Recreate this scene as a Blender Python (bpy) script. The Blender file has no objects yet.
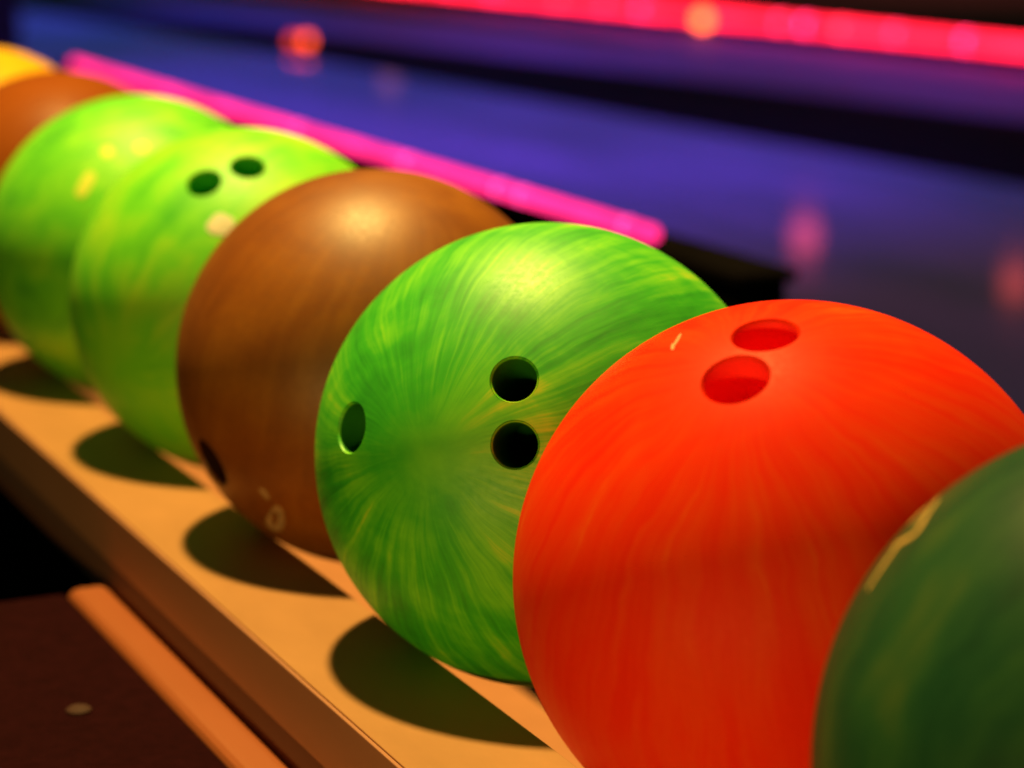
import bpy, bmesh, math, random
from mathutils import Vector, Matrix

random.seed(7)
S = bpy.context.scene
C = S.collection
ZB = 0.815            # height of the ball centres above the floor
R = 0.108             # ball radius
PLATE = 0.725          # top of the shelf plate


# ------------------------------------------------------------------ helpers
def new_mat(name):
    m = bpy.data.materials.new(name)
    m.use_nodes = True
    nt = m.node_tree
    return m, nt, nt.nodes, nt.links, nt.nodes['Principled BSDF']


def plain(name, col, rough=0.6, noise=0.12, scale=30.0, metal=0.0, stretch=(1, 1, 1), bump=0.0, spec=0.5):
    """a surface colour broken up by fine procedural wear"""
    m, nt, N, L, P = new_mat(name)
    tc = N.new('ShaderNodeTexCoord')
    mp = N.new('ShaderNodeMapping')
    mp.inputs['Scale'].default_value = stretch
    no = N.new('ShaderNodeTexNoise')
    no.inputs['Scale'].default_value = scale
    no.inputs['Detail'].default_value = 6
    no.inputs['Roughness'].default_value = 0.65
    L.new(tc.outputs['Object'], mp.inputs[0])
    L.new(mp.outputs[0], no.inputs['Vector'])
    cr = N.new('ShaderNodeValToRGB')
    cr.color_ramp.elements[0].position = 0.3
    cr.color_ramp.elements[1].position = 0.7
    cr.color_ramp.elements[0].color = tuple(c * (1 - noise) for c in col) + (1,)
    cr.color_ramp.elements[1].color = tuple(min(1, c * (1 + noise)) for c in col) + (1,)
    L.new(no.outputs['Fac'], cr.inputs[0])
    L.new(cr.outputs[0], P.inputs['Base Color'])
    mr = N.new('ShaderNodeMapRange')
    mr.inputs['To Min'].default_value = max(0, rough - min(0.08, rough * 0.4))
    mr.inputs['To Max'].default_value = min(1, rough + min(0.08, rough * 0.4))
    L.new(no.outputs['Fac'], mr.inputs['Value'])
    L.new(mr.outputs[0], P.inputs['Roughness'])
    P.inputs['Metallic'].default_value = metal
    P.inputs['Specular IOR Level'].default_value = spec
    if bump:
        b = N.new('ShaderNodeBump')
        b.inputs['Strength'].default_value = bump
        b.inputs['Distance'].default_value = 0.002
        L.new(no.outputs['Fac'], b.inputs['Height'])
        L.new(b.outputs[0], P.inputs['Normal'])
    return m


def glow(name, col, strength, dark=0.0, scale=8.0):
    """a lamp; uneven diodes along its length when dark > 0"""
    m, nt, N, L, P = new_mat(name)
    N.remove(P)
    e = N.new('ShaderNodeEmission')
    e.inputs['Color'].default_value = col + (1,)
    e.inputs['Strength'].default_value = strength
    if dark:
        tc = N.new('ShaderNodeTexCoord')
        no = N.new('ShaderNodeTexNoise')
        no.inputs['Scale'].default_value = scale
        no.inputs['Detail'].default_value = 3
        L.new(tc.outputs['Object'], no.inputs['Vector'])
        mr = N.new('ShaderNodeMapRange')
        mr.inputs['From Min'].default_value = 0.35
        mr.inputs['From Max'].default_value = 0.7
        mr.inputs['To Min'].default_value = strength * (1 - dark)
        mr.inputs['To Max'].default_value = strength * (1 + dark)
        L.new(no.outputs['Fac'], mr.inputs['Value'])
        L.new(mr.outputs[0], e.inputs['Strength'])
    L.new(e.outputs[0], N['Material Output'].inputs['Surface'])
    return m


def marbled(name, pole, stops, freq=7.0, along=0.7, rough=0.45, warp=0.25, seed=0.0, big=0.5, spec=0.16, fib=0.3, dist=0.08, dust=0.2):
    """marbled resin: fibres that run out from a pole over the ball"""
    m, nt, N, L, P = new_mat(name)

    def vm(op, a, b=None):
        n = N.new('ShaderNodeVectorMath'); n.operation = op
        for i, v in enumerate((a, b)):
            if v is None: continue
            if isinstance(v, (tuple, Vector)): n.inputs[i].default_value = tuple(v)
            else: L.new(v, n.inputs[i])
        return n.outputs['Value'] if op in ('DOT_PRODUCT', 'LENGTH') else n.outputs['Vector']

    def mm(op, a, b=None):
        n = N.new('ShaderNodeMath'); n.operation = op
        for i, v in enumerate((a, b)):
            if v is None: continue
            if isinstance(v, (int, float)): n.inputs[i].default_value = v
            else: L.new(v, n.inputs[i])
        return n.outputs[0]

    def noise(vec, scale, detail, rgh=0.55, dist=0.0):
        n = N.new('ShaderNodeTexNoise')
        n.inputs['Scale'].default_value = scale
        n.inputs['Detail'].default_value = detail
        n.inputs['Roughness'].default_value = rgh
        n.inputs['Distortion'].default_value = dist
        L.new(vec, n.inputs['Vector'])
        return n

    tc = N.new('ShaderNodeTexCoord')
    nrm = vm('NORMALIZE', tc.outputs['Object'])
    off = vm('ADD', nrm, (seed, seed * 1.7, -seed))
    wn = noise(off, 1.6, 3)
    wv = vm('SUBTRACT', wn.outputs['Color'], (0.5, 0.5, 0.5))
    sc = N.new('ShaderNodeVectorMath'); sc.operation = 'SCALE'
    L.new(wv, sc.inputs[0]); sc.inputs['Scale'].default_value = warp * 2
    nv = vm('ADD', nrm, sc.outputs[0])
    p = Vector(pole).normalized()
    t1 = p.orthogonal().normalized(); t2 = p.cross(t1)
    u = vm('DOT_PRODUCT', nv, t1); v = vm('DOT_PRODUCT', nv, t2); w = vm('DOT_PRODUCT', nrm, p)
    rho = mm('SQRT', mm('ADD', mm('ADD', mm('MULTIPLY', u, u), mm('MULTIPLY', v, v)), 0.004))
    th = mm('ARCCOSINE', w)
    cx = N.new('ShaderNodeCombineXYZ')
    L.new(mm('MULTIPLY', mm('DIVIDE', u, rho), freq), cx.inputs[0])
    L.new(mm('MULTIPLY', mm('DIVIDE', v, rho), freq), cx.inputs[1])
    L.new(mm('ADD', mm('MULTIPLY', th, along), seed), cx.inputs[2])
    st = noise(cx.outputs[0], 1.0, 5, 0.62, dist)
    cx2 = N.new('ShaderNodeVectorMath'); cx2.operation = 'MULTIPLY'
    L.new(cx.outputs[0], cx2.inputs[0]); cx2.inputs[1].default_value = (3.1, 3.1, 2.0)
    fi = noise(cx2.outputs[0], 1.0, 4, 0.6)
    bg = noise(off, 2.2, 4, 0.55, 0.4)
    near = N.new('ShaderNodeMapRange'); near.interpolation_type = 'SMOOTHSTEP'
    near.inputs['From Min'].default_value = 0.06; near.inputs['From Max'].default_value = 0.55
    near.inputs['To Min'].default_value = 0.0; near.inputs['To Max'].default_value = 1.0
    L.new(rho, near.inputs['Value'])
    fade = near.outputs[0]
    sf = mm('ADD', mm('MULTIPLY', mm('SUBTRACT', st.outputs['Fac'], 0.5), fade), 0.5)
    ff = mm('MULTIPLY', mm('SUBTRACT', fi.outputs['Fac'], 0.5), fade)
    mix = mm('ADD', mm('ADD', mm('MULTIPLY', sf, 1.0 - big),
                       mm('MULTIPLY', bg.outputs['Fac'], big)),
             mm('MULTIPLY', ff, fib))
    cr = N.new('ShaderNodeValToRGB')
    e = cr.color_ramp.elements
    while len(e) < len(stops): e.new(0.5)
    for i, (pos, col) in enumerate(stops):
        e[i].position = pos; e[i].color = col + (1,)
    L.new(mix, cr.inputs[0])
    # worn, dusty patina
    du = noise(off, 38, 5, 0.7)
    mx = N.new('ShaderNodeMixRGB'); mx.blend_type = 'MULTIPLY'
    mx.inputs['Fac'].default_value = dust
    L.new(cr.outputs[0], mx.inputs[1])
    dc = N.new('ShaderNodeValToRGB')
    dc.color_ramp.elements[0].position = 0.3; dc.color_ramp.elements[0].color = (0.62, 0.62, 0.62, 1)
    dc.color_ramp.elements[1].position = 0.62; dc.color_ramp.elements[1].color = (1, 1, 1, 1)
    L.new(du.outputs['Fac'], dc.inputs[0]); L.new(dc.outputs[0], mx.inputs[2])
    L.new(mx.outputs[0], P.inputs['Base Color'])
    mr = N.new('ShaderNodeMapRange')
    mr.inputs['From Min'].default_value = 0.3; mr.inputs['From Max'].default_value = 0.7
    mr.inputs['To Min'].default_value = rough + 0.07; mr.inputs['To Max'].default_value = rough - 0.05
    L.new(du.outputs['Fac'], mr.inputs['Value']); L.new(mr.outputs[0], P.inputs['Roughness'])
    P.inputs['Specular IOR Level'].default_value = spec
    b = N.new('ShaderNodeBump'); b.inputs['Strength'].default_value = 0.05
    b.inputs['Distance'].default_value = 0.001
    L.new(fi.outputs['Fac'], b.inputs['Height']); L.new(b.outputs[0], P.inputs['Normal'])
    return m


def obj(name, bm, mat, parent=None, smooth=False, loc=(0, 0, 0)):
    me = bpy.data.meshes.new(name)
    bmesh.ops.recalc_face_normals(bm, faces=bm.faces)
    bm.to_mesh(me); bm.free()
    o = bpy.data.objects.new(name, me)
    C.objects.link(o)
    o.location = loc
    if mat: me.materials.append(mat)
    if smooth:
        for p in me.polygons: p.use_smooth = True
        me.set_sharp_from_angle(angle=math.radians(38))
    if parent: o.parent = parent
    return o


def empty(name, loc):
    o = bpy.data.objects.new(name, None); C.objects.link(o)
    o.location = loc; o.empty_display_size = 0.05
    return o


def tag(o, label=None, cat=None, group=None, kind=None):
    if label: o['label'] = label
    if cat: o['category'] = cat
    if group: o['group'] = group
    if kind: o['kind'] = kind
    return o


def box(bm, x0, x1, y0, y1, z0, z1, bev=0.0, seg=2):
    r = bmesh.ops.create_cube(bm, size=1.0)
    vs = r['verts']
    for v in vs:
        v.co = Vector(((x0 + x1) / 2 + v.co.x * (x1 - x0), (y0 + y1) / 2 + v.co.y * (y1 - y0),
                       (z0 + z1) / 2 + v.co.z * (z1 - z0)))
    if bev:
        es = list({e for v in vs for e in v.link_edges})
        bmesh.ops.bevel(bm, geom=es, offset=bev, segments=seg, profile=0.5, affect='EDGES')


def prism_y(bm, prof, y0, y1):
    """extrude an (x, z) outline along y"""
    a = [bm.verts.new((x, y0, z)) for x, z in prof]
    b = [bm.verts.new((x, y1, z)) for x, z in prof]
    n = len(prof)
    bm.faces.new(a); bm.faces.new(b[::-1])
    for i in range(n):
        bm.faces.new((a[i], a[(i + 1) % n], b[(i + 1) % n], b[i]))


def capsule_y(bm, r, y0, y1, seg=16, cap=5):
    rings = []
    for s, yc in ((-1, y0), (1, y1)):
        ks = range(cap, -1, -1) if s < 0 else range(0, cap + 1)
        for k in ks:
            a = k / cap * math.pi / 2 * 0.98
            rings.append([bm.verts.new((r * math.cos(a) * math.cos(2 * math.pi * j / seg), yc + s * r * math.sin(a),
                                        r * math.cos(a) * math.sin(2 * math.pi * j / seg))) for j in range(seg)])
    for p, q in zip(rings, rings[1:]):
        for j in range(seg):
            bm.faces.new((p[j], p[(j + 1) % seg], q[(j + 1) % seg], q[j]))
    bm.faces.new(rings[0]); bm.faces.new(rings[-1][::-1])


def lathe(bm, prof, mat4, seg=48):
    """revolve (radius, height) pairs about local z, then move by mat4"""
    rings = []
    for r, z in prof:
        if r < 1e-6: rings.append([bm.verts.new(mat4 @ Vector((0, 0, z)))])
        else: rings.append([bm.verts.new(mat4 @ Vector((r * math.cos(2 * math.pi * j / seg), r * math.sin(2 * math.pi * j / seg), z))) for j in range(seg)])
    for p, q in zip(rings, rings[1:]):
        for j in range(seg):
            k = (j + 1) % seg
            if len(p) == 1 and len(q) == 1: continue
            if len(p) == 1: bm.faces.new((p[0], q[k], q[j]))
            elif len(q) == 1: bm.faces.new((p[j], p[k], q[0]))
            else: bm.faces.new((p[j], p[k], q[k], q[j]))
    return rings


def aim(n):
    n = Vector(n).normalized()
    return n.to_track_quat('Z', 'Y').to_matrix().to_4x4()


# ------------------------------------------------------------------ balls
def make_ball(name, y, mat, holes, label, hole_mat=None, r_hole=0.0104):
    """holes: list of (normal, radius, depth, part name)"""
    bm = bmesh.new()
    bmesh.ops.create_icosphere(bm, subdivisions=7, radius=R)
    o = obj(name, bm, mat, None, False, (0, 0, 0))
    cuts = []
    for n, r, d, pn in holes:
        cb = bmesh.new()
        ro = r + 0.0010
        lathe(cb, [(0, R - d - 0.003), (ro, R - d - 0.003), (ro, R + 0.01), (0, R + 0.01)], aim(n), 64)
        c = obj('cutter', cb, None)
        cuts.append(c)
        md = o.modifiers.new('cut', 'BOOLEAN'); md.operation = 'DIFFERENCE'; md.solver = 'EXACT'; md.object = c
    if cuts:
        dg = bpy.context.evaluated_depsgraph_get(); dg.update()
        me = bpy.data.meshes.new_from_object(o.evaluated_get(dg))
        o.modifiers.clear()
        old = o.data; o.data = me; bpy.data.meshes.remove(old)
        for c in cuts:
            cm = c.data; bpy.data.objects.remove(c); bpy.data.meshes.remove(cm)
    for p in o.data.polygons: p.use_smooth = True
    o.data.set_sharp_from_angle(angle=math.radians(32))
    o.location = (0, y, ZB)
    tag(o, label, 'bowling ball', 'bowling balls lined up on the rack')
    for n, r, d, pn in holes:
        hb = bmesh.new()
        ro = r + 0.00085
        h0 = math.sqrt(R * R - ro * ro)
        prof = [(ro, R - d - 0.002), (ro, h0 - 0.0006), (ro - 0.00015, h0 - 0.0001), (r + 0.0004, h0 - 0.0005), (r + 0.0001, h0 - 0.0012),
                (r, h0 - 0.0026), (r, R - d), (r * 0.9, R - d - 0.001), (0, R - d - 0.0012)]
        lathe(hb, prof, aim(n), 56)
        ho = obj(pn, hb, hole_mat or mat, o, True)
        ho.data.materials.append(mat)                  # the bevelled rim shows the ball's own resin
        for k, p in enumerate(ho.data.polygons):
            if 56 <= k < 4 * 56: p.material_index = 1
    return o


def stroke(bm, pts, width, rise=0.0005):
    """a raised line that follows the ball's surface"""
    P = [Vector(p).normalized() for p in pts]
    # resample smoothly
    Q = []
    for i in range(len(P) - 1):
        a = P[max(i - 1, 0)]; b = P[i]; c = P[i + 1]; d = P[min(i + 2, len(P) - 1)]
        for k in range(6):
            t = k / 6
            Q.append((0.5 * ((2 * b) + (c - a) * t + (2 * a - 5 * b + 4 * c - d) * t * t + (3 * b - a - 3 * c + d) * t ** 3)).normalized())
    Q.append(P[-1])
    rows = []
    for i, n in enumerate(Q):
        tg = (Q[min(i + 1, len(Q) - 1)] - Q[max(i - 1, 0)])
        s = n.cross(tg).normalized()
        w = width * (0.35 + 0.65 * min(1, 4 * min(i, len(Q) - 1 - i) / len(Q) + 0.15))
        row = []
        for dx, h in ((-0.5, -0.0012), (-0.42, rise * 0.7), (-0.15, rise), (0.15, rise), (0.42, rise * 0.7), (0.5, -0.0012)):
            row.append(bm.verts.new(n * (R + h) + s * (w * dx)))
        rows.append(row)
    for p, q in zip(rows, rows[1:]):
        for j in range(6):
            bm.faces.new((p[j], p[(j + 1) % 6], q[(j + 1) % 6], q[j]))
    bm.faces.new(rows[0]); bm.faces.new(rows[-1][::-1])


def mark(name, ball, strokes, mat, width, rise=0.0004):
    bm = bmesh.new()
    for s in strokes: stroke(bm, s, width, rise)
    return obj(name, bm, mat, ball, True)


green_c = marbled('marbled_green', (-0.804, -0.557, 0.21),
                  [(0.33, (0.018, 0.32, 0.016)), (0.47, (0.050, 0.57, 0.018)), (0.58, (0.18, 0.78, 0.022)), (0.73, (0.74, 0.90, 0.035))],
                  freq=10.0, along=0.9, seed=21.7, warp=0.06, big=0.50, fib=0.24, spec=0.65, dust=0.1, rough=0.5)
green_e = marbled('bright_marbled_green', (-0.85, -0.35, -0.35),
                  [(0.30, (0.08, 0.62, 0.02)), (0.46, (0.19, 0.85, 0.02)), (0.60, (0.40, 0.94, 0.025)), (0.76, (0.80, 0.95, 0.035))],
                  freq=3.4, along=0.9, seed=8.2, warp=0.2, big=0.45, spec=0.55, rough=0.5, dust=0.1)
green_f = marbled('mottled_green', (-0.75, 0.1, -0.6),
                  [(0.32, (0.06, 0.46, 0.03)), (0.45, (0.15, 0.74, 0.025)), (0.60, (0.30, 0.88, 0.03)), (0.76, (0.70, 0.92, 0.05))],
                  freq=3.6, along=1.4, seed=5.5, warp=0.35, big=0.5, spec=0.5, rough=0.5, dust=0.1)
orange = marbled('fiery_orange', (-0.40, -0.30, 0.87),
                 [(0.30, (0.95, 0.018, 0.002)), (0.46, (0.985, 0.032, 0.003)), (0.60, (0.99, 0.058, 0.005)), (0.76, (0.99, 0.17, 0.014))],
                 freq=7.5, along=0.7, seed=1.4, warp=0.12, big=0.36, fib=0.26, spec=0.06, dust=0.08)
dkgreen = marbled('dark_green', (-0.9, 0.1, -0.7),
                  [(0.32, (0.005, 0.030, 0.016)), (0.46, (0.011, 0.064, 0.030)), (0.57, (0.022, 0.088, 0.032)), (0.72, (0.070, 0.120, 0.028))],
                  freq=3.2, along=0.9, seed=12.6, warp=0.2, big=0.3)
brown_d = marbled('worn_brown', (0.1, -0.2, 0.97),
                  [(0.28, (0.20, 0.050, 0.003)), (0.5, (0.30, 0.082, 0.004)), (0.72, (0.43, 0.14, 0.008))],
                  freq=8.0, along=0.6, seed=4.4, warp=0.12, big=0.72, fib=0.14, rough=0.46, spec=0.55, dust=0.5)
brown_g = marbled('reddish_brown', (0.1, -0.3, 0.95),
                  [(0.3, (0.24, 0.05, 0.004)), (0.7, (0.34, 0.085, 0.006))], freq=5.0, seed=9.3)
yellow_h = marbled('amber_yellow', (0.2, -0.5, 0.8),
                   [(0.3, (0.88, 0.42, 0.012)), (0.7, (0.96, 0.56, 0.02))], freq=5.0, seed=2.3)

FH = 'finger_hole'; TH = 'thumb_hole'
ball_a = make_ball('bowling_ball', -0.4375, dkgreen, [], 'dark green bowling ball nearest the camera, cropped by the frame, gold line on its edge')
ball_b = make_ball('bowling_ball', -0.2190, orange,
                   [((-0.248, -0.184, 0.951), 0.0118, 0.030, FH), ((-0.439, -0.318, 0.840), 0.0118, 0.030, FH)],
                   'bright red-orange bowling ball with two glowing red finger holes on top',
                   plain('brightened_red_bore', (0.99, 0.04, 0.03), 0.6, 0.01, 30, spec=0.1))  # same resin; light inside the holes put into a brighter red
shaded_bore_c = plain('shaded_green_bore', (0.022, 0.19, 0.014), 0.6, 0.2, 60, spec=0.1)  # same resin as the shell, darkened to paint shade inside the holes
shaded_bore_e = plain('shaded_lime_bore', (0.045, 0.42, 0.03), 0.6, 0.2, 60, spec=0.1)  # lime ball's resin, its hole shade put into the colour
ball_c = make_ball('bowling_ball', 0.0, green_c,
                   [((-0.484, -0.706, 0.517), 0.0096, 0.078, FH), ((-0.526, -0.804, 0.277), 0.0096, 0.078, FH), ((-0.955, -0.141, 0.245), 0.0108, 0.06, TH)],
                   'streaked green bowling ball showing three drilled holes, touching the red-orange ball', shaded_bore_c)
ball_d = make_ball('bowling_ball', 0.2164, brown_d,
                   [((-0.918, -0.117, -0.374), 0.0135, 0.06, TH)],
                   'worn brown bowling ball between two green ones, thumb hole low on its left edge', plain('shaded_brown_bore', (0.03, 0.008, 0.004), 0.7, 0.2, 60, spec=0.1))  # thumb hole's shade painted in as a darker brown
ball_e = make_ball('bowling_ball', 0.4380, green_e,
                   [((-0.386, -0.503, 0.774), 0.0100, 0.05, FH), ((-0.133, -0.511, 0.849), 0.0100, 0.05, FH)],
                   'lime green bowling ball with two finger holes and pale oval mark, behind worn brown ball', shaded_bore_e)
ball_f = make_ball('bowling_ball', 0.6700, green_f, [],
                   'mottled green bowling ball with yellow maker marks, in front of the reddish brown ball')
ball_g = make_ball('bowling_ball', 0.8890, brown_g, [], 'reddish brown bowling ball between the amber yellow ball and mottled green ball')
ball_h = make_ball('bowling_ball', 1.1500, yellow_h, [], 'amber yellow bowling ball, the farthest one in the row')

gold = plain('gold_inlay', (0.80, 0.50, 0.16), 0.45, 0.15, 60)
pale = plain('pale_print', (0.86, 0.84, 0.66), 0.55, 0.2, 90)
tanp = plain('faded_tan_print', (0.50, 0.30, 0.15), 0.6, 0.35, 120)
lemon = plain('yellow_print', (0.80, 0.95, 0.10), 0.55, 0.15, 90)
mark('engraved_line', ball_a, [[(-0.754, 0.406, 0.516), (-0.723, 0.405, 0.56), (-0.679, 0.404, 0.613), (-0.650, 0.418, 0.632), (-0.652, 0.385, 0.652), (-0.64, 0.344, 0.687), (-0.575, 0.388, 0.721), (-0.506, 0.435, 0.745)],
                               [(-0.577, 0.47, 0.668), (-0.552, 0.464, 0.693), (-0.527, 0.452, 0.72)]], gold, 0.0026)
mark('maker_mark', ball_d, [[(-0.779, -0.45, -0.436), (-0.757, -0.457, -0.466), (-0.742, -0.454, -0.493)],
                            [(-0.709, -0.412, -0.573), (-0.698, -0.471, -0.539), (-0.675, -0.446, -0.588), (-0.654, -0.36, -0.665), (-0.665, -0.28, -0.69), (-0.695, -0.33, -0.64), (-0.709, -0.40, -0.58)]], tanp, 0.0050)
mark('maker_mark', ball_e, [[(-0.40, -0.752, 0.526), (-0.362, -0.744, 0.561), (-0.31, -0.735, 0.603)],
                            [(-0.43, -0.73, 0.53), (-0.385, -0.725, 0.575), (-0.335, -0.715, 0.615)]], pale, 0.012)
mark('maker_mark', ball_f, [[(-0.575, -0.683, 0.455), (-0.53, -0.67, 0.525), (-0.472, -0.647, 0.599)],
                            [(-0.395, -0.603, 0.70), (-0.327, -0.60, 0.73)],
                            [(-0.20, -0.659, 0.727), (-0.111, -0.658, 0.744)]], lemon, 0.011)
mark('scuff', ball_b, [[(-0.47, 0.05, 0.88), (-0.43, 0.09, 0.897), (-0.405, 0.12, 0.906)], [(-0.485, 0.03, 0.874), (-0.46, 0.075, 0.885)]],
     plain('chalky_scuff', (0.85, 0.42, 0.22), 0.7, 0.2, 120), 0.0016, 0.00015)

# ------------------------------------------------------------------ rack
wood = plain('amber_laminate', (0.47, 0.225, 0.095), 0.5, 0.08, 24, stretch=(1, 0.4, 1))
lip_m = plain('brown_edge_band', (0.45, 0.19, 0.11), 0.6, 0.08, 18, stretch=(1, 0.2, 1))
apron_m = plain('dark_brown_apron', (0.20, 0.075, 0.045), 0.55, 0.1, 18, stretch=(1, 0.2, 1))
rail_m = plain('salmon_laminate', (0.56, 0.24, 0.12), 0.5, 0.06, 40)
black = plain('matte_black', (0.006, 0.005, 0.006), 0.95, 0.3, 20, spec=0.0)

XF = -0.124
XS = 0.0597          # half the width of the slot the balls sit in
Y0, Y1 = -1.1, 2.2
rack = tag(empty('ball_rack', (0, 0.4, 0.0)), 'long amber laminate ball rack with brown front edge carrying the row of bowling balls', 'ball rack')


def rel(o, root):
    o.parent = root
    o.location = Vector(o.location) - root.location
    return o


bm = bmesh.new(); box(bm, XF + 0.0003, -XS, Y0, Y1, PLATE - 0.006, PLATE, 0.0006, 2)
rel(obj('shelf_plate', bm, wood), rack)
bm = bmesh.new(); box(bm, XF - 0.002, XF, Y0, Y1, PLATE - 0.0315, PLATE - 0.0004, 0.0005, 2)
rel(obj('front_edge', bm, lip_m), rack)
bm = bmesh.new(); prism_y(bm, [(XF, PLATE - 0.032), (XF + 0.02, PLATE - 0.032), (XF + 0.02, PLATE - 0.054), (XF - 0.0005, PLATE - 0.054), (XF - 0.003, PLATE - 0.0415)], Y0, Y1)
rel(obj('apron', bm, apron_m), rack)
bm = bmesh.new(); box(bm, XS, XS + 0.012, Y0, Y1, PLATE - 0.012, PLATE, 0.0008, 2)
rel(obj('support_rail', bm, wood), rack)
bm = bmesh.new(); box(bm, XF + 0.03, 0.21, Y0, Y1, PLATE - 0.222, PLATE - 0.21, 0.002, 2)
rel(obj('lower_tray', bm, rail_m), rack)
bm = bmesh.new(); box(bm, 0.342, 0.36, Y0, Y1, 0.05, PLATE + 0.0, 0.002, 2)
rel(obj('rear_panel', bm, black), rack)
bm = bmesh.new(); box(bm, XF + 0.0205, XF + 0.0295, Y0, Y1, 0.30, PLATE - 0.0065, 0.002, 2)
rel(obj('front_panel', bm, black), rack)
for y in (-0.9, 0.5, 2.0):
    bm = bmesh.new(); box(bm, XF + 0.05, 0.30, y - 0.02, y + 0.02, 0.0, PLATE - 0.2225, 0.003, 2)
    rel(obj('leg', bm, black), rack)

# ------------------------------------------------------------------ low step in front of the rack
step = tag(empty('low_step', (-0.35, 0.0, 0.0)), 'dark maroon step with a bright orange edge strip below the ball rack', 'step')
ZS = ZB - 0.131
bm = bmesh.new(); box(bm, -0.75, -0.1545, -1.4, 0.305, 0.0, ZS - 0.002, 0.003, 2)
rel(obj('step_body', bm, plain('maroon_carpet', (0.019, 0.0035, 0.0055), 0.95, 0.25, 140, bump=0.3, spec=0.02)), step)
bm = bmesh.new(); box(bm, -0.154, -0.1292, -1.4, 0.309, ZS - 0.03, ZS, 0.007, 4)
rel(obj('edge_strip', bm, plain('orange_nosing', (0.36, 0.095, 0.03), 0.5, 0.06, 16, stretch=(1, 0.2, 1))), step)
bm = bmesh.new(); lathe(bm, [(0.0062, -0.001), (0.0062, 0.0012), (0.0045, 0.0024), (0, 0.0027)], Matrix.Translation((-0.198, 0.112, ZS - 0.002)), 24)
rel(obj('stud', bm, plain('copper_stud', (0.040, 0.006, 0.004), 0.8, 0.1, 60), None, True), step)

# ------------------------------------------------------------------ room floor and lanes
lane_m = plain('lane_boards', (0.26, 0.17, 0.42), 0.07, 0.42, 1.5, stretch=(1, 0.25, 1))
floor_m = plain('dark_carpet', (0.035, 0.022, 0.030), 0.8, 0.3, 5, spec=0.1)
far_m = plain('dull_lane_boards', (0.26, 0.16, 0.38), 0.55, 0.45, 0.9, stretch=(1, 0.25, 1), spec=0.2)
gut_m = plain('black_gutter', (0.005, 0.004, 0.005), 0.8, 0.3, 6, spec=0.05)


def sheet(name, pts, z, mat):
    bm = bmesh.new(); bm.faces.new([bm.verts.new((x, y, z)) for x, y in pts])
    return tag(obj(name, bm, mat), kind='structure')


sheet('floor', [(-40, -30), (60, -30), (60, 90), (-40, 90)], 0.0, floor_m)
sheet('lane', [(1.6, 2.0), (4.66, 2.0), (3.55, 18.6), (1.6, 18.6)], 0.004, lane_m)
sheet('gutter', [(4.66, 2.0), (6.50, 2.0), (3.90, 18.2), (3.55, 18.6)], 0.006, gut_m)
sheet('far_lane', [(6.50, 2.0), (9.4, 2.0), (6.9, 22.0), (3.4, 22.0)], 0.003, far_m)

# ------------------------------------------------------------------ partition with the pink light strip
zp = ZB - 0.083
part = tag(empty('low_partition', (0.63, 3.0, 0.0)), 'low black partition behind the balls carrying the pink light strip', 'partition')
bm = bmesh.new(); box(bm, 0.61, 0.66, 0.87, 3.3, 0.0, zp - 0.022, 0.004, 2)
rel(obj('panel', bm, black), part)
bm = bmesh.new(); box(bm, 0.604, 0.666, 0.86, 3.32, zp - 0.0215, zp - 0.010, 0.003, 2)
rel(obj('cap_rail', bm, black), part)

pink = tag(empty('light_strip', (0.612, 1.03, zp)), 'glowing pink light strip along the top of the low partition', 'light strip')
bm = bmesh.new(); capsule_y(bm, 0.0086, 0.012, 2.15)
obj('tube', bm, glow('pink_glow', (1.0, 0.022, 0.19), 2.3, 0.25, 6.0), pink, True)
bm = bmesh.new(); box(bm, -0.006, 0.006, 0.0, 2.16, -0.0098, -0.0078)
obj('channel', bm, black, pink)

red = tag(empty('light_strip', (0, 0, 0.0)), 'glowing red light strip running along the far lane at the top', 'light strip')
a = Vector((6.72, 16.42)); b = Vector((7.29, 9.20)); d = (b - a).normalized()
red.location = (a.x, a.y, 0.10)
ang = math.atan2(-d.x, d.y)
red.rotation_euler = (0, 0, ang)
bm = bmesh.new(); capsule_y(bm, 0.042, -6.0, (b - a).length + 4.0)
obj('tube', bm, glow('red_glow', (1.0, 0.010, 0.034), 5.5, 0.35, 1.1), red, True)
bm = bmesh.new(); box(bm, -0.10, 0.06, -6.0, (b - a).length + 4.0, -0.096, -0.036)
obj('channel', bm, black, red)

for k, (t, st) in enumerate(((0.18, 9), (0.62, 7), (1.35, 8), (2.3, 9), (2.9, 7), (3.35, 10), (4.1, 8), (4.9, 9), (5.15, 12), (5.5, 9), (6.0, 8), (6.6, 10), (7.3, 8))):
    bm = bmesh.new(); bmesh.ops.create_uvsphere(bm, u_segments=12, v_segments=8, radius=0.046)
    for v in bm.verts: v.co.y += t
    obj('diode', bm, glow('red_diode', (1.0, 0.025, 0.06 + 0.04 * (k % 3)), st), red, True)
for t, st in ((0.06, 3.0), (0.30, 3.4), (0.36, 4), (0.62, 4), (1.0, 4)):
    bm = bmesh.new(); bmesh.ops.create_uvsphere(bm, u_segments=12, v_segments=8, radius=0.0094)
    for v in bm.verts: v.co.y += t
    obj('diode', bm, glow('pink_diode', (1.0, 0.06, 0.32), st), pink, True)


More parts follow.
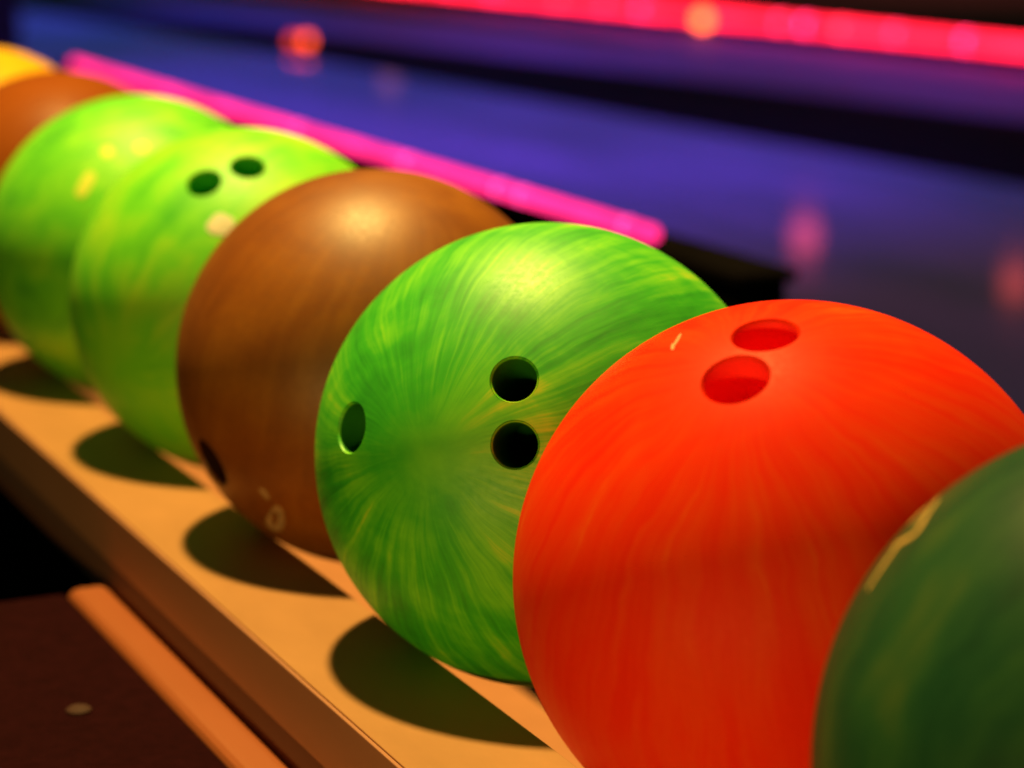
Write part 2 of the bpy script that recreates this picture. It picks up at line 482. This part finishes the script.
def lamp(name, loc, r, mat, label):
    e = tag(empty(name, loc), label, 'lamp', None)
    bm = bmesh.new(); lathe(bm, [(0, r), (r * 0.5, r * 0.87), (r * 0.87, r * 0.5), (r, 0), (r * 0.87, -r * 0.5), (r * 0.5, -r * 0.87), (0, -r)], Matrix.Translation((0, 0, r * 1.3)), 20)
    obj('bulb', bm, mat, e, True)
    bm = bmesh.new(); lathe(bm, [(0, 0), (r * 0.9, 0), (r * 0.9, r * 0.2), (r * 0.5, r * 0.45), (0, r * 0.45)], Matrix.Identity(4), 20)
    obj('socket', bm, black, e, True)
    return e


lamp('marker_lamp', (6.95, 12.24, 0.02), 0.05, glow('orange_glow', (1.0, 0.10, 0.02), 9), 'small orange lamp in front of the red light strip')
g = 'red marker lamps beside the gutter'
tag(lamp('marker_lamp', (4.278, 12.076, 0.01), 0.032, glow('vermilion_glow', (1.0, 0.075, 0.006), 4.5), 'brighter red lamp on the right of the pair beside the gutter'), group=g)
tag(lamp('marker_lamp', (4.21, 12.104, 0.01), 0.032, glow('crimson_glow', (1.0, 0.05, 0.012), 2.0), 'dimmer red lamp on the left of the pair beside the gutter'), group=g)

# dark pillar at the far left
pil = empty('pillar', (1.957, 9.6, 0.0))
tag(pil, 'dark pillar standing beyond the yellow ball at the far end of the partition', 'pillar')
bm = bmesh.new(); box(bm, -0.95, 0.0, -0.4, 0.4, 0.08, 2.6, 0.02, 2); obj('shaft', bm, plain('dark_paint', (0.02, 0.014, 0.012), 0.7, 0.2, 4), pil)
bm = bmesh.new(); box(bm, -0.98, 0.03, -0.43, 0.43, 0.0, 0.078, 0.01, 2); obj('plinth', bm, black, pil)


# ------------------------------------------------------------------ lights
def light(name, typ, loc, target, energy, col, **kw):
    l = bpy.data.lights.new(name, typ); l.energy = energy; l.color = col
    for k, v in kw.items(): setattr(l, k, v)
    o = bpy.data.objects.new(name, l); C.objects.link(o); o.location = loc
    if target is not None:
        o.rotation_euler = (Vector(target) - Vector(loc)).to_track_quat('-Z', 'Y').to_euler()
    return o


light('key_spot', 'SPOT', (0.023, 0.70, ZB + 2.158), (0.0, 0.35, ZB), 400, (1.0, 0.66, 0.17),
      spot_size=math.radians(62), spot_blend=0.4, shadow_soft_size=0.07)
light('side_fill', 'AREA', (-0.85, -0.80, ZB - 0.066), (0, -0.05, ZB - 0.03), 4.3, (1.0, 0.64, 0.15), shape='RECTANGLE', size=0.7, size_y=0.04)  # unseen fill, added to brighten the balls' lower sides
for i, (x, y) in enumerate(((3.0, 7.2), (2.9, 10.5), (2.8, 15.0), (6.0, 12.5), (7.0, 9.0))):
    light('blue_spot', 'SPOT', (x, y, 4.2), (x, y, 0), 1150 if i < 3 else 330, (0.30 - 0.09 * i, 0.10, 1.0) if i < 3 else (0.34, 0.09, 0.75),
          spot_size=math.radians(75), spot_blend=1.0, shadow_soft_size=0.1)

light('red_fill', 'SPOT', (3.4, 3.6, 3.6), (3.2, 4.0, 0), 110, (1.0, 0.14, 0.45), spot_size=math.radians(70), spot_blend=1.0, shadow_soft_size=0.1)  # unseen fill, added to tint the near end of the lane
light('red_fill', 'SPOT', (11.5, 16.0, 4.0), (11.5, 16.0, 0), 500, (1.0, 0.2, 0.15), spot_size=math.radians(100), spot_blend=1.0, shadow_soft_size=0.1)  # unseen fill, added to lift the dark floor beyond the red strip
for q, k, e, col in (((3.21, 4.95), 1.5, 8, (1.0, 0.08, 0.14)), ((3.30, 4.06), 1.7, 5, (1.0, 0.10, 0.08)), ((4.03, 10.2), 1.3, 2, (1.0, 0.25, 0.25))):
    # small hanging lamps across the hall whose shine lies on the polished lanes
    light('hall_lamp', 'POINT', (q[0] + k * (q[0] + 0.472), q[1] + k * (q[1] + 0.983), k * 1.088), None, e * 0.12, col, shadow_soft_size=0.12)

W = bpy.data.worlds.new('World'); S.world = W; W.use_nodes = True
bgn = W.node_tree.nodes['Background']
bgn.inputs['Color'].default_value = (0.22, 1.0, 0.48, 1); bgn.inputs['Strength'].default_value = 0.034

# ------------------------------------------------------------------ camera
cd = bpy.data.cameras.new('Camera'); cam = bpy.data.objects.new('Camera', cd); C.objects.link(cam)
fw = Vector((0.41001385, 0.88648166, -0.21456681)); xr = Vector((0.907557413, -0.419927463, -0.000684569956)); up = xr.cross(fw)
cam.matrix_world = Matrix(((xr.x, up.x, -fw.x, -0.47249369), (xr.y, up.y, -fw.y, -0.98269503), (xr.z, up.z, -fw.z, 0.27319079 + ZB), (0, 0, 0, 1)))
cd.sensor_width = 36; cd.lens = 2410.1 / 1024 * 36
cd.clip_start = 0.02; cd.clip_end = 500
cd.dof.use_dof = True; cd.dof.focus_distance = 0.98; cd.dof.aperture_fstop = 6.2
S.camera = cam

S.render.engine = 'CYCLES'
S.cycles.use_denoising = True
S.cycles.max_bounces = 10; S.cycles.diffuse_bounces = 4; S.cycles.glossy_bounces = 4
S.cycles.sample_clamp_indirect = 6
S.cycles.caustics_reflective = False
S.view_settings.view_transform = 'Standard'; S.view_settings.look = 'None'
S.view_settings.exposure = 0; S.view_settings.gamma = 1
